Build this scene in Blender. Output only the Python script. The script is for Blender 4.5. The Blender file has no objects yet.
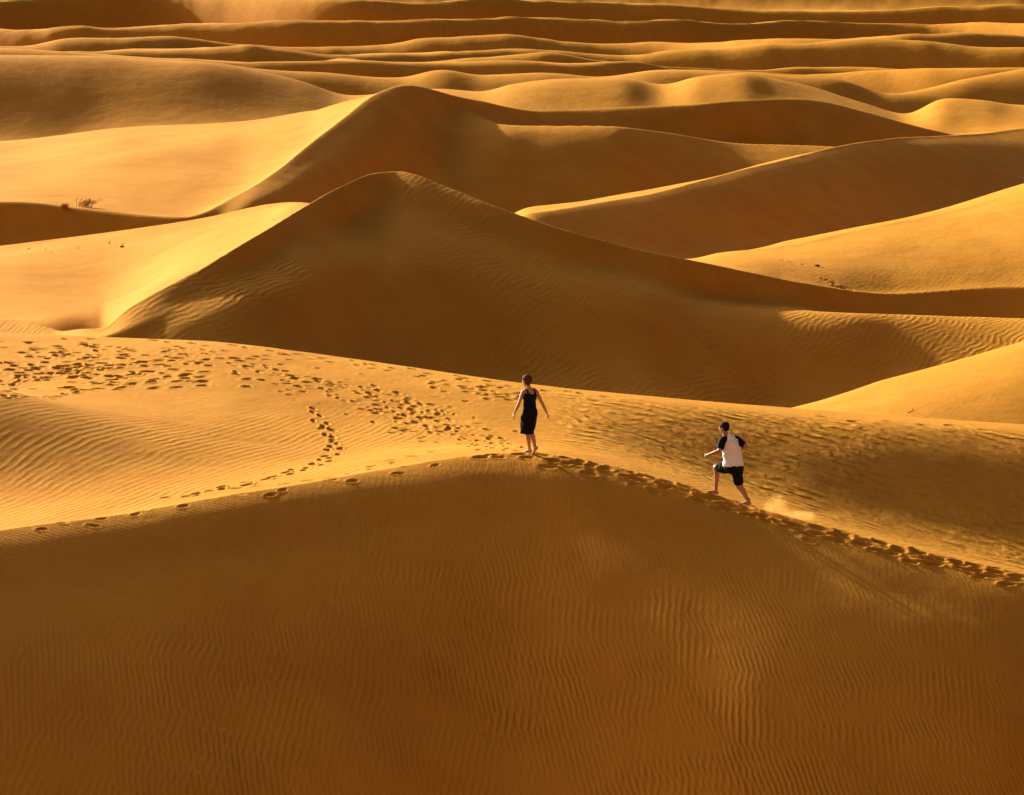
import bpy, bmesh, math, random
import numpy as np
from mathutils import Vector, Matrix
random.seed(7)
RNG = np.random.default_rng(11)

# ------------------------------------------------------------------ scene, camera, light
scene = bpy.context.scene
COL = scene.collection
F = 3000.0                      # focal length in pixels of a 1024 wide frame
CX, CY = 512.0, 397.5
HORIZON = 20.0
ZC = 9.2
PITCH = math.atan((CY - HORIZON) / F)
CP, SP = math.cos(PITCH), math.sin(PITCH)

cam_data = bpy.data.cameras.new('camera')
cam = bpy.data.objects.new('camera', cam_data)
COL.objects.link(cam)
cam.location = (0, 0, ZC)
cam.rotation_euler = (math.pi / 2 - PITCH, 0, 0)
cam_data.sensor_width = 36.0
cam_data.lens = 36.0 * F / 1024.0
cam_data.clip_start = 0.5
cam_data.clip_end = 9000.0
scene.camera = cam


def ray(px, py):
    """tangent t = X/Y and slope s = dz/dY of the sight line through a photo point"""
    u = (np.asarray(px, float) - CX) / F
    v = (np.asarray(py, float) - CY) / F
    d = CP - v * SP
    return u / d, (-SP - v * CP) / d


def at(px, py, Y):
    t, s = ray(px, py)
    return Vector((float(t) * Y, Y, ZC + float(s) * Y))


SUN_ELEV = 20.5
SUN_BACK = 47.0                  # degrees behind the straight-left direction
e, b = math.radians(SUN_ELEV), math.radians(SUN_BACK)
SUN = Vector((-math.cos(e) * math.cos(b), math.cos(e) * math.sin(b), math.sin(e)))
sun_data = bpy.data.lights.new('sun', 'SUN')
sun_data.energy = 5.0
sun_data.angle = math.radians(1.2)
sun_data.color = (1.0, 0.99, 0.86)
sun = bpy.data.objects.new('sun', sun_data)
COL.objects.link(sun)
sun.rotation_euler = SUN.to_track_quat('Z', 'Y').to_euler()
sun.location = (-40, 60, 40)

world = bpy.data.worlds.new('World')
scene.world = world
world.use_nodes = True
wn = world.node_tree
wn.nodes.clear()
sky = wn.nodes.new('ShaderNodeTexSky')
sky.sky_type = 'NISHITA'
sky.sun_disc = False
sky.sun_elevation = e
sky.sun_rotation = math.atan2(SUN.x, SUN.y)
sky.dust_density = 8.0
sky.air_density = 0.5
sky.ozone_density = 0.0
bg = wn.nodes.new('ShaderNodeBackground')
bg.inputs['Strength'].default_value = 0.054
wo = wn.nodes.new('ShaderNodeOutputWorld')
wn.links.new(sky.outputs[0], bg.inputs[0])
wn.links.new(bg.outputs[0], wo.inputs[0])

scene.view_settings.view_transform = 'Standard'
scene.view_settings.look = 'None'
scene.view_settings.gamma = 1.0
scene.view_settings.exposure = 1.2
scene.render.engine = 'CYCLES'
scene.cycles.max_bounces = 6
scene.cycles.diffuse_bounces = 4
scene.cycles.volume_bounces = 1
scene.cycles.use_denoising = True


# ------------------------------------------------------------------ small numpy helpers
def pchip_slopes(x, y):
    h = np.diff(x)
    d = np.diff(y) / h
    m = np.zeros_like(y)
    w1 = 2 * h[1:] + h[:-1]
    w2 = h[1:] + 2 * h[:-1]
    same = d[:-1] * d[1:] > 0
    with np.errstate(divide='ignore', invalid='ignore'):
        hm = (w1 + w2) / (w1 / d[:-1] + w2 / d[1:])
    m[1:-1] = np.where(same, hm, 0.0)
    m[0], m[-1] = d[0], d[-1]
    return m


def pchip(x, y, q):
    x = np.asarray(x, float); y = np.asarray(y, float)
    m = pchip_slopes(x, y)
    i = np.clip(np.searchsorted(x, q) - 1, 0, len(x) - 2)
    h = x[i + 1] - x[i]
    s = np.clip((q - x[i]) / h, 0, 1)
    return ((1 + 2 * s) * (1 - s) ** 2 * y[i] + s * (1 - s) ** 2 * h * m[i]
            + s * s * (3 - 2 * s) * y[i + 1] + s * s * (s - 1) * h * m[i + 1])


def gauss1(a, sig, axis=0):
    r = int(3 * sig) + 1
    k = np.exp(-0.5 * (np.arange(-r, r + 1) / sig) ** 2)
    k /= k.sum()
    p = [(0, 0)] * a.ndim
    p[axis] = (r, r)
    b = np.pad(a, p, mode='edge')
    out = np.zeros_like(a)
    n = a.shape[axis]
    for i, w in enumerate(k):
        sl = [slice(None)] * a.ndim
        sl[axis] = slice(i, i + n)
        out += w * b[tuple(sl)]
    return out


_PERM = np.random.default_rng(5).random((256, 256))


def vnoise(x, y):
    """smooth value noise in 0..1 with unit lattice"""
    xi = np.floor(x).astype(np.int64); yi = np.floor(y).astype(np.int64)
    fx = x - xi; fy = y - yi
    fx = fx * fx * fx * (fx * (fx * 6 - 15) + 10)
    fy = fy * fy * fy * (fy * (fy * 6 - 15) + 10)
    x0 = xi & 255; x1 = (xi + 1) & 255; y0 = yi & 255; y1 = (yi + 1) & 255
    return ((_PERM[x0, y0] * (1 - fx) + _PERM[x1, y0] * fx) * (1 - fy)
            + (_PERM[x0, y1] * (1 - fx) + _PERM[x1, y1] * fx) * fy)


def sstep(a, b, x):
    s = np.clip((x - a) / (b - a), 0, 1)
    return s * s * (3 - 2 * s)


# ------------------------------------------------------------------ the dunes
# Every line is a crest, foot or shoulder of the dune field, near to far; a point is (px, py, Y)
# with its height read off the sight line, or (px, None, Y, z).
Z = None
LINES = [
    # valley floor in front of the near dune
    [(-400, Z, 36, -7.6), (100, Z, 37, -8.3), (512, Z, 40, -9.6), (1015, Z, 40, -11.6), (1400, Z, 40, -12.5)],
    # swelling upper part of its face
    [(-400, Z, 43, -3.0), (9, Z, 47.5, -3.2), (100, Z, 48.8, -3.3), (300, Z, 51.5, -3.5), (530, Z, 53.6, -4.0), (745, Z, 53.0, -4.2), (1015, Z, 52.0, -5.6),
     (1300, Z, 51, -7.5)],
    [(-400, Z, 48, -0.75), (9, Z, 53.6, -1.05), (100, Z, 54.9, -1.15), (300, Z, 57.8, -1.0), (400, Z, 59.1, -0.88), (530, Z, 60.0, -0.86), (600, Z, 59.7, -1.06),
     (745, Z, 59.4, -1.55), (1015, Z, 58.4, -2.75), (1300, Z, 57, -4.2)],
    # crest of the near dune
    [(-300, 585, 51), (-100, 548, 54), (9, 529, 56), (100, 518, 57.3), (200, 501, 58.8), (300, 485, 60.2), (400, 467, 61.6), (470, 456, 62.3),
     (530, 452, 62.6), (600, 464, 62.4), (680, 484, 62.2), (745, 504, 62), (800, 520, 61.8), (880, 541, 61.4), (950, 558, 61.2), (1015, 572, 61),
     (1130, 596, 60.5), (1300, 620, 60)],
    # bowl on the left, trough on the right behind it
    [(-200, 515, 61), (9, 500, 62), (150, 481, 64), (300, 463, 66.3), (400, 442, 69), (480, 437, 70), (530, 438, 70.3), (600, 446, 70),
     (680, 466, 70), (745, 488, 69.6), (800, 505, 69.2), (880, 530, 68.8), (950, 549, 68.4), (1015, 565, 68), (1200, 600, 67.5)],
    # second crest
    [(-200, 330, 84), (9, 334, 83), (100, 338, 82), (200, 342, 81), (300, 353, 80), (400, 367, 78.5), (520, 385, 76.5), (620, 397, 75.3),
     (700, 405, 75.1), (780, 413, 75.2), (880, 420, 75.3), (1015, 430, 75.8), (1200, 446, 76.5)],
    # hidden dip behind it
    [(-200, Z, 89, -0.8), (9, Z, 89, -1.0), (100, Z, 88, -1.1), (300, Z, 88, -2.2), (520, Z, 88, -3.6), (700, Z, 89, -3.5), (780, Z, 89, -3.1),
     (1015, Z, 92, -4.0), (1200, Z, 99, -4.2)],
    # lit shoulder on the right
    [(-200, Z, 95, -1.4), (9, Z, 95, -1.6), (100, Z, 95, -1.8), (300, Z, 95, -2.6), (520, Z, 97, -4.0), (700, Z, 100, -4.4), (780, 412, 102),
     (900, 378, 104), (1015, 345, 105), (1100, 320, 106), (1300, 280, 106)],
    # foot of the big dune
    [(-200, Z, 100, -1.7), (9, Z, 100, -2.0), (100, Z, 98, -1.9), (200, Z, 99.5, -1.8), (300, Z, 103, -2.4), (390, Z, 107, -3.6), (520, Z, 110, -4.5), (640, Z, 111, -4.8), (700, Z, 112, -5.3), (780, Z, 115.5, -5.9), (850, Z, 117, -5.9),
     (900, Z, 118, -5.8), (1015, Z, 118, -5.6), (1200, Z, 115, -4.0)],
    # its low shoulder
    [(-200, Z, 103, -1.8), (9, Z, 102, -2.0), (100, Z, 99.2, -1.75), (200, 308, 103), (300, 276, 109.5), (390, 256, 117), (520, 280, 118.5),
     (640, 289, 121), (700, 298, 124), (760, 305, 125.5), (850, 312, 126.5), (900, 314, 128), (1015, 318, 130), (1200, 322, 130)],
    # hollow behind the shoulder
    [(-200, Z, 105, -1.7), (9, Z, 104, -1.9), (100, 331, 100.3), (200, 285, 105.3), (300, 231, 115), (390, 206, 123.5), (520, 242, 122.6),
     (640, 267, 124.6), (700, 286, 127.2), (760, 296, 129.5), (800, 300, 131), (900, Z, 133.5, -5.0), (1015, Z, 136, -5.8), (1200, Z, 136, -5.8)],
    # crest of the big dune
    [(-200, 315, 112), (9, 317, 107), (50, 320, 105), (85, 327, 102), (100, 328, 101.5), (130, 306, 103), (200, 266, 107.3), (260, 230, 112.5),
     (300, 207, 118), (340, 186, 122), (375, 174, 126), (400, 173, 127.3), (450, 190, 126.3), (500, 210, 125), (560, 230, 124.5),
     (620, 244, 126), (700, 259, 129), (760, 272, 131.5), (800, 281, 133), (900, 292, 138.5), (1015, 288, 141), (1200, 278, 141)],
    # lit slope left, hidden dip, lit slope right
    [(-200, 292, 122), (9, 285, 122), (100, 290, 122), (200, 245, 124), (260, 223, 125), (300, 204, 126), (390, Z, 133, 0.2), (520, Z, 132, -1.6),
     (620, Z, 134, -2.2), (700, Z, 134, -1.7), (800, 263, 141), (900, 262, 144), (1015, 252, 146), (1200, 232, 146)],
    [(-200, 268, 140), (9, 243, 140), (100, 230, 140), (200, 215, 140), (290, 202, 139), (340, Z, 139, 0.5), (390, Z, 142, -0.6), (520, Z, 148, -1.8),
     (620, Z, 150, -2.8), (690, Z, 150, -2.75), (720, 254, 150), (760, 250, 150), (860, 232, 154), (940, 213, 159), (1015, 192, 163),
     (1200, 150, 166)],
    # foot and crest of the dark ridge on the right
    [(-200, Z, 158, -3.2), (9, Z, 158, -3.2), (200, Z, 156, -2.2), (300, Z, 155, -2.0), (520, Z, 158, -2.9), (620, Z, 163, -3.6), (700, Z, 172, -4.6),
     (800, Z, 185, -5.2), (900, Z, 203, -5.6), (1015, Z, 232, -5.6), (1200, Z, 270, -5.6)],
    [(-200, Z, 172, -4.5), (9, Z, 172, -4.4), (200, Z, 170, -3.8), (300, Z, 168, -3.4), (400, Z, 166, -3.2), (500, Z, 166, -2.3), (530, 213, 167),
     (560, 209, 170), (640, 196, 182), (700, 182, 193), (760, 166, 205), (860, 148, 230), (940, 135, 255), (1015, 127, 280), (1200, 116, 330)],
    # foot, shoulder, gap and crest of the second big dune
    [(-200, Z, 221, -11.0), (9, Z, 221, -11.0), (200, Z, 219.5, -10.0), (280, Z, 231, -6.8), (340, Z, 243, -6.4), (400, Z, 258, -7.0), (460, Z, 260, -8.0), (520, Z, 263, -9.4), (640, Z, 269, -8.6),
     (760, Z, 281, -7.2), (852, Z, 291, -6.6), (1015, Z, 303, -5.2), (1200, Z, 345, -5.0)],
    [(-200, Z, 225.5, -8.3), (9, Z, 225.5, -8.3), (180, Z, 224, -8.0), (240, 199, 232), (280, 180, 241), (340, 145, 260), (400, 122, 277), (460, 113, 290),
     (512, 117, 289), (612, 120, 291), (662, 125, 297), (737, 137, 305), (852, 147, 312), (947, Z, 325, -6.0), (1015, Z, 333, -6.0), (1200, Z, 360, -6)],
    [(-200, Z, 228, -6.6), (9, Z, 228, -6.6), (180, Z, 226.5, -6.4), (240, 191, 235), (280, 168, 245.5), (340, 122, 268), (400, 92, 285), (460, 101, 293.5),
     (512, Z, 294, -0.1), (612, Z, 302, -1.7), (662, Z, 307, -2.7), (737, Z, 314, -3.7), (852, Z, 321, -5.0), (947, Z, 333, -6.2), (1015, Z, 340, -6.2),
     (1200, Z, 366, -6.2)],
    [(-200, 205, 230), (9, 205, 230), (100, 211, 229.3), (180, 212, 228), (240, 186, 238), (280, 160, 249), (340, 112, 272), (380, 91, 284),
     (408, 84, 290), (470, 93, 296.5), (512, 97, 300), (600, 97, 312), (662, 95, 317), (740, 91, 322), (792, 90, 331), (862, 102, 336),
     (947, 128, 341), (1015, Z, 347, -5.5), (1200, Z, 372, -5.5)],
    # far lit slope on the left
    [(-200, 152, 330), (9, 140, 330), (130, 123, 332), (250, 118, 333), (345, 106, 335), (390, Z, 338, -1.0), (500, Z, 345, -1.6), (700, Z, 355, -2.0),
     (860, Z, 360, -2.6), (947, Z, 363, -4.3), (1015, Z, 365, -4.5), (1200, Z, 385, -4.5)],
    [(-200, Z, 392, -7.4), (9, Z, 392, -7.4), (200, Z, 396, -6.0), (345, Z, 402, -5.0), (500, Z, 402, -4.0), (700, Z, 405, -4.0), (860, Z, 402, -4.6),
     (947, Z, 398, -6.6), (1015, Z, 398, -5.6), (1200, Z, 400, -4.8)],
    # rows of far dunes
    [(-200, 52, 425), (9, 56, 428), (130, 60, 430), (190, 64, 432), (250, 73, 436), (300, 84, 440), (350, 98, 444), (400, 92, 440), (440, 90, 434),
     (480, 92, 430), (512, 84, 430), (560, 79, 430), (620, 80, 430), (662, 87, 434), (700, 79, 430), (740, 78, 430), (775, 85, 434), (830, 96, 440),
     (870, 105, 440), (905, 114, 432), (945, 98, 428), (985, 100, 428), (1015, 104, 430), (1200, 108, 430)],
    [(-200, Z, 534, -4), (9, Z, 534, -4), (200, Z, 534, -5), (350, Z, 536, -9), (560, Z, 536, -8), (740, Z, 536, -8), (870, Z, 536, -11),
     (945, Z, 540, -11), (1200, Z, 545, -8)],
    [(-200, 46, 560), (9, 50, 560), (190, 57, 560), (260, 66, 560), (300, 69, 560), (400, 73, 560), (440, 66, 560), (480, 72, 560), (530, 70, 560),
     (600, 76, 560), (660, 71, 560), (720, 74, 560), (780, 77, 560), (830, 79, 560), (885, 94, 560), (930, 86, 565), (970, 75, 570), (1015, 65, 575),
     (1100, 54, 580), (1300, 50, 580)],
]

# columns by sight tangent, fine inside the frame, coarse outside it
tin = np.arange(-0.186, 0.1861, 0.00028)
tout = [0.186]
st = 0.0005
while tout[-1] < 0.95:
    tout.append(tout[-1] + st)
    st *= 1.045
tout = np.array(tout[1:])
T = np.concatenate([-tout[::-1], tin, tout])

rows = [np.arange(-30, 40, 1.0), np.arange(40, 50, 0.25), np.arange(50, 56, 0.07), np.arange(56, 72, 0.04), np.arange(72, 84, 0.05),
        np.arange(84, 100, 0.2), np.arange(100, 134, 0.13), np.arange(134, 160, 0.25), np.arange(160, 215, 0.3), np.arange(215, 350, 0.45), np.arange(350, 600, 2.0)]
rows.append(600 * (5200 / 600) ** np.linspace(0, 1, 560))
YR = np.unique(np.concatenate(rows))

KY, KZ = [], []
for Yc, zc in ((-30, 7.0), (-4, 7.4), (5, 6.6), (16, 0.5), (28, -7.0)):
    KY.append(np.full(T.shape, float(Yc))); KZ.append(np.full(T.shape, zc))
for ln in LINES:
    tt, yy, zz = [], [], []
    for k in ln:
        t, s = ray(k[0], k[1] if k[1] is not None else 300)
        tt.append(float(t)); yy.append(k[2]); zz.append(k[3] if len(k) > 3 else ZC + float(s) * k[2])
    q = np.clip(T, tt[0], tt[-1])
    KY.append(pchip(tt, yy, q)); KZ.append(pchip(tt, zz, q))
KY, KZ = np.array(KY), np.array(KZ)
# the far dune field: wandering, unevenly spaced crests with slip faces of changing steepness
tp = T * F
def ridged(x, k):
    return 1 - np.abs(2 * vnoise(x, x * 0 + k * 3.7 + 0.5) - 1)
ky, kz = [], []
for k, (Yc, py, am, wid) in enumerate(((720, 66, 14, 30), (1000, 60, 18, 38), (1450, 49, 22, 50), (2050, 36, 22, 70),
                                       (2800, 20, 22, 90), (3600, 0, 20, 100))):
    yc = Yc * (1 + 0.10 * (vnoise(tp / 260.0 + k * 2.9, tp * 0 + 40.5 + k) - 0.5))
    p = py + am * (0.55 - 0.75 * ridged(tp / 230.0 + k * 7.3, k) * vnoise(tp / 340.0 + k, tp * 0 + k + 9.3) * 1.6
                   - 0.30 * (vnoise(tp / 60.0 + k * 5.1, tp * 0 + k * 1.7) - 0.5))
    zc_ = ZC - yc * (p - HORIZON) / F
    wv = wid * (0.65 + 0.55 * vnoise(tp / 420.0 + k * 4.3, tp * 0 + 70.5 + k))
    dep = (2.2 if k > 3 else 1.2) * (11 + 0.008 * Yc) * (0.75 + 0.6 * vnoise(tp / 420.0 + k * 6.1, tp * 0 + 20.5 + k))
    ky += [yc - wv, yc]; kz += [zc_ - dep - 1.5, zc_]
ky += [np.full(T.shape, 4000.0), np.full(T.shape, 4300.0), np.full(T.shape, 5200.0)]
kz += [np.full(T.shape, 20.0), ZC + 4300 * 80 / F + tp * 0, np.full(T.shape, 40.0)]
KY = np.concatenate([KY, np.array(ky)]); KZ = np.concatenate([KZ, np.array(kz)])
KZ[:10] = gauss1(KZ[:10], 20.0, 1)
KY[:10] = gauss1(KY[:10], 20.0, 1)
KZ[5:8] = gauss1(KZ[5:8], 45.0, 1)
KZ = gauss1(KZ, 4.0, 1)
KY = gauss1(KY, 4.0, 1)

H = np.zeros((len(T), len(YR)))
for i in range(len(T)):
    H[i] = pchip(KY[:, i], KZ[:, i], YR)
# ease the joins between neighbouring columns, more with distance
j0, j1 = np.searchsorted(YR, [88.0, 140.0])
Hs = gauss1(H[:, j0:], 4.0, 0)
wj = sstep(88, 96, YR[j0:])[None, :]
H[:, j0:] = H[:, j0:] * (1 - wj) + Hs * wj
Hs = gauss1(H[:, j1:], 5.0, 0)
wj = sstep(140, 200, YR[j1:])[None, :]
H[:, j1:] = H[:, j1:] * (1 - wj) + Hs * wj

# wind-cut edges: the sand falls away at once on both sides of the main crests
for k, a_, w_ in ((8, 0.09, 0.5), (16, 0.26, 0.9), (20, 0.34, 3.0), (22, 0.85, 5.0), (24, 0.45, 4.0), (18, 0.10, 1.0)):
    d = YR[None, :] - KY[k][:, None]
    on = sstep(-40, 30, T * F)[:, None] if k == 22 else 1.0
    H -= on * a_ * (1 - np.exp(-np.abs(d) / w_)) * np.exp(-(d / (7 * w_)) ** 2)

XX = T[:, None] * np.maximum(YR[None, :], 44.0)
YY = np.broadcast_to(YR[None, :], XX.shape)
# ------------------------------------------------------------------ mound added for shade, undulation
def bump(x0, y0, sx, sy, amp, ang=0.0):
    c, s = math.cos(ang), math.sin(ang)
    a = (XX - x0) * c + (YY - y0) * s
    b = -(XX - x0) * s + (YY - y0) * c
    return amp * np.exp(-0.5 * ((a / sx) ** 2 + (b / sy) ** 2))


H += bump(-14.8, 66.0, 4.4, 3.4, 2.0)  # added mound centred out of view; its slope shades the left of the bowl
near = sstep(36, 46, YY)
H += near * 0.022 * (vnoise(XX * 0.16 + 7, YY * 0.16 + 3) - 0.5)
H += near * 0.008 * (vnoise(XX * 1.3 + 31, YY * 0.8 + 17) - 0.5)
midf = sstep(90, 110, YY)
H += midf * 0.35 * (vnoise(XX * 0.12 + 40, YY * 0.07 + 9) - 0.5)
farf = sstep(150, 260, YY)
H += farf * 1.3 * (vnoise(XX * 0.05 + 13, YY * 0.03 + 55) - 0.5)
H += sstep(350, 700, YY) * 3.0 * (vnoise(XX * 0.018 + 3, YY * 0.012 + 21) - 0.5)


def col_of(t):
    return int(np.clip(np.searchsorted(T, t), 1, len(T) - 1))


def hit(px, py):
    """first point of the sand seen along the sight line through a photo point"""
    t, s = ray(px, py)
    i = col_of(float(t))
    sl = (H[i] - ZC) / np.maximum(YR, 1e-3)
    ok = (YR > 44) & (sl >= float(s))
    j = int(np.argmax(ok)) if ok.any() else len(YR) - 1
    return float(t) * YR[j], float(YR[j])


def ground(x, y):
    t = x / max(y, 44.0)
    i = col_of(t)
    j = int(np.clip(np.searchsorted(YR, y), 1, len(YR) - 1))
    a = (t - T[i - 1]) / (T[i] - T[i - 1]); c = (y - YR[j - 1]) / (YR[j] - YR[j - 1])
    h0 = H[i - 1, j - 1] * (1 - c) + H[i - 1, j] * c
    h1 = H[i, j - 1] * (1 - c) + H[i, j] * c
    return float(h0 * (1 - a) + h1 * a)


# the small scooped pit at the toe of the big dune
px0, py0 = hit(88, 321)
H -= bump(px0, py0, 0.75, 2.2, 0.85)


# ------------------------------------------------------------------ footprints trodden into the sand
DENT = np.zeros_like(H)
FLAT = np.ones_like(H)          # where the ripples are trodden away


def tread(x, y, ang, length=0.30, width=0.13, depth=0.05):
    R = 0.55
    i0, i1 = np.searchsorted(T, [(x - R) / max(y, 44), (x + R) / max(y, 44)])
    j0, j1 = np.searchsorted(YR, [y - R, y + R])
    if i1 - i0 < 2 or j1 - j0 < 2:
        return
    dx = XX[i0:i1, j0:j1] - x; dy = YY[i0:i1, j0:j1] - y
    c, s = math.cos(ang), math.sin(ang)
    a = (dx * c + dy * s) / (length * 0.43); w = (-dx * s + dy * c) / (width * 0.43)
    r = np.sqrt(a * a + w * w)
    depth = depth * 0.70
    hole = -depth * np.exp(-(r ** 3) * 0.9)
    rim = 0.26 * depth * np.exp(-((r - 1.55) / 0.42) ** 2) * (1 + 0.5 * np.clip(-a, -1, 1))
    DENT[i0:i1, j0:j1] += hole + rim
    FLAT[i0:i1, j0:j1] *= 1 - 0.8 * np.exp(-(r / 1.9) ** 2)


def trail(pts, step=0.36, side=0.09, jit=0.05, size=1.0, depth=0.05, skip=0.0):
    w = [hit(*p) for p in pts]
    k = 0
    carry = 0.0
    for (x0, y0), (x1, y1) in zip(w[:-1], w[1:]):
        L = math.hypot(x1 - x0, y1 - y0)
        if L < 1e-4:
            continue
        ang = math.atan2(y1 - y0, x1 - x0)
        d = carry
        while d < L:
            k += 1
            sg = side if k % 2 else -side
            if RNG.random() > skip:
                tread(x0 + (x1 - x0) * d / L - sg * math.sin(ang) + RNG.normal() * jit,
                      y0 + (y1 - y0) * d / L + sg * math.cos(ang) + RNG.normal() * jit,
                      ang + RNG.normal() * 0.25, 0.30 * size * RNG.uniform(0.85, 1.15), 0.14 * size * RNG.uniform(0.85, 1.2),
                      depth * RNG.uniform(0.7, 1.3))
            d += step * RNG.uniform(0.85, 1.15)
        carry = d - L


def scatter(poly, n, jx, jy, size=1.0, depth=0.045):
    w = [hit(*p) for p in poly]
    for _ in range(n):
        q = RNG.random() * (len(w) - 1)
        i = int(q); f = q - i
        (x0, y0), (x1, y1) = w[i], w[i + 1]
        tread(x0 + (x1 - x0) * f + RNG.normal() * jx, y0 + (y1 - y0) * f + RNG.normal() * jy, RNG.uniform(-0.5, 0.6) + math.atan2(y1 - y0, x1 - x0),
              0.3 * size * RNG.uniform(0.7, 1.2), 0.15 * size * RNG.uniform(0.8, 1.3), depth * RNG.uniform(0.5, 1.3))


# beside and along the crest of the near dune
trail([(20, 531), (90, 522), (180, 505), (300, 488), (400, 470), (470, 459)], step=0.5, side=0.08, jit=0.09, size=0.85, depth=0.04, skip=0.15)
trail([(170, 498), (230, 489), (300, 482), (350, 474), (400, 459), (440, 450), (470, 448)], step=0.5, depth=0.05)
trail([(468, 457), (505, 456), (530, 455), (562, 459), (600, 466)], step=0.26, jit=0.09, depth=0.06)
trail([(600, 466), (650, 480), (690, 491), (720, 498)], step=0.3, jit=0.1, size=1.1, depth=0.065)
trail([(640, 486), (690, 497), (730, 505)], step=0.34, jit=0.1, size=1.1, depth=0.06)
trail([(745, 508), (800, 525), (870, 542), (940, 560), (1020, 577)], step=0.34, jit=0.07, size=1.15, depth=0.075)
trail([(785, 526), (850, 544), (930, 564), (1020, 584)], step=0.36, jit=0.09, size=1.15, depth=0.07)
trail([(840, 533), (900, 548), (960, 563), (1020, 577)], step=0.4, jit=0.07, depth=0.06)
# the loop through the bowl
trail([(312, 409), (324, 425), (334, 440), (336, 453), (320, 464), (304, 470), (272, 478), (214, 490), (182, 497)], step=0.42, jit=0.06, depth=0.075)
trail([(322, 412), (318, 430), (326, 447), (312, 462), (298, 472)], step=0.9, jit=0.12, depth=0.06, skip=0.3)
# the wide trodden band from the left to the near crest
for o in (0, 4, 9, -5):
    trail([(180, 352 + o), (230, 362 + o), (290, 377 + o), (350, 388 + o), (410, 404 + o), (450, 424 + o), (490, 440 + o), (520, 447 + o * 0.5)],
          step=0.5, jit=0.16, depth=0.055, skip=0.25)
scatter([(380, 415), (420, 430), (460, 438), (500, 444)], 45, 0.6, 0.9)
scatter([(20, 352), (70, 357), (130, 360), (200, 358)], 90, 1.0, 1.4, 1.1, 0.065)
scatter([(20, 375), (80, 375), (150, 378), (220, 372)], 60, 1.0, 1.2, 1.1, 0.065)
scatter([(10, 365), (60, 372), (120, 376)], 60, 0.8, 1.0, 1.2, 0.085)
trail([(12, 398), (50, 397), (80, 390), (112, 389), (140, 383), (168, 378)], step=0.4, jit=0.07, size=1.15, depth=0.075)
trail([(12, 386), (40, 374), (80, 372), (120, 365), (165, 360)], step=0.4, jit=0.1, size=1.15, depth=0.075)
scatter([(250, 372), (320, 385), (400, 405), (470, 430)], 120, 0.6, 1.0, 0.8, 0.035)
scatter([(560, 460), (700, 494), (850, 540), (1010, 576)], 70, 0.25, 0.30, 1.0, 0.045)
trail([(30, 350), (90, 346), (180, 352)], step=0.45, jit=0.15, depth=0.05)
# along the second crest
trail([(150, 342), (260, 350), (340, 360), (430, 374), (520, 387), (610, 398)], step=0.55, side=0.12, jit=0.12, depth=0.055)
trail([(230, 352), (340, 364), (430, 379), (520, 392), (600, 400)], step=0.6, side=0.12, jit=0.2, depth=0.05)
trail([(820, 418), (900, 424), (1010, 431)], step=0.8, side=0.1, jit=0.1, depth=0.04)
scatter([(430, 384), (480, 390), (540, 397)], 40, 0.3, 0.6)
# far prints on the lit slope and the churned patch
trail([(758, 258), (775, 259), (792, 262), (806, 266)], step=0.7, side=0.1, size=1.5, depth=0.08)
scatter([(832, 285), (848, 290)], 26, 0.3, 0.6, 1.3, 0.08)
trail([(20, 247), (60, 252), (110, 243), (130, 246)], step=1.4, size=1.3, depth=0.07)
H += DENT
TROD = gauss1(gauss1(1 - FLAT, 8.0, 0), 5.0, 1)
H += np.clip(TROD * 1.6, 0, 1) * 0.028 * (0.6 * vnoise(XX * 3.3 + 5, YY * 2.4 + 9) + 0.4 * vnoise(XX * 8.0, YY * 6.0 + 3) - 0.5)

# ------------------------------------------------------------------ where which ripples lie (0..1 weights per point)
with np.errstate(divide='ignore', invalid='ignore'):
    slo = (H - ZC) / np.maximum(YY, 1)
K1Y = KY[8]; K3Y = KY[10]; V3Y = KY[11]; M1Y = KY[16]
front = 1 - sstep(-0.8, 0.1, YY - K1Y[:, None])          # near dune's face
leftf = (1 - sstep(-7.0, -1.5, XX + 0.9 * (YY - 58))) * (1 - sstep(1.5, 5.0, K1Y[:, None] - YY))
patch = 0.55 + 0.45 * sstep(0.3, 0.6, vnoise(XX * 0.4 + 90, YY * 0.25 + 70))
rip_up = front * (1 - leftf) * patch * (0.15 + 1.6 * sstep(1.5, 9.0, K1Y[:, None] - YY))
rip_along = front * leftf
mid = sstep(1.5, 3.5, YY - K1Y[:, None]) * (1 - sstep(-1.0, 0.3, YY - K3Y[:, None]))
right_of = sstep(-2.0, 2.5, XX)
rip_big = mid * right_of * (0.45 + 0.55 * sstep(0.25, 0.55, vnoise(XX * 0.5 + 9, YY * 0.3 + 2)))
bowl = sstep(0.3, 1.0, YY - K1Y[:, None]) * (1 - sstep(8.0, 14.0, YY - K1Y[:, None])) * (1 - sstep(-3.0, 0.5, XX))
rip_fine = bowl * (0.5 + 0.5 * vnoise(XX * 0.5, YY * 0.3)) + 0.5 * sstep(0.2, 1.0, YY - K1Y[:, None]) * (1 - sstep(2.0, 4.0, YY - K1Y[:, None])) * right_of
face = sstep(0.5, 3.0, YY - V3Y[:, None]) * (1 - sstep(-1.0, 1.5, YY - M1Y[:, None]))
rip_face = face * (0.25 + 0.75 * sstep(0.35, 0.6, vnoise(XX * 0.22 + 50, YY * 0.12 + 8)))
rip_face += 0.7 * sstep(118, 122, YY) * (1 - sstep(134, 150, YY)) * sstep(10, 13, XX)
rip_face *= 1.7 - 1.3 * sstep(7, 13, XX)
rip_face *= 1 - 0.75 * (1 - sstep(104, 108, YY)) * sstep(8, 10, XX)
for r in (rip_up, rip_along, rip_big, rip_fine, rip_face):
    r *= FLAT

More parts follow.
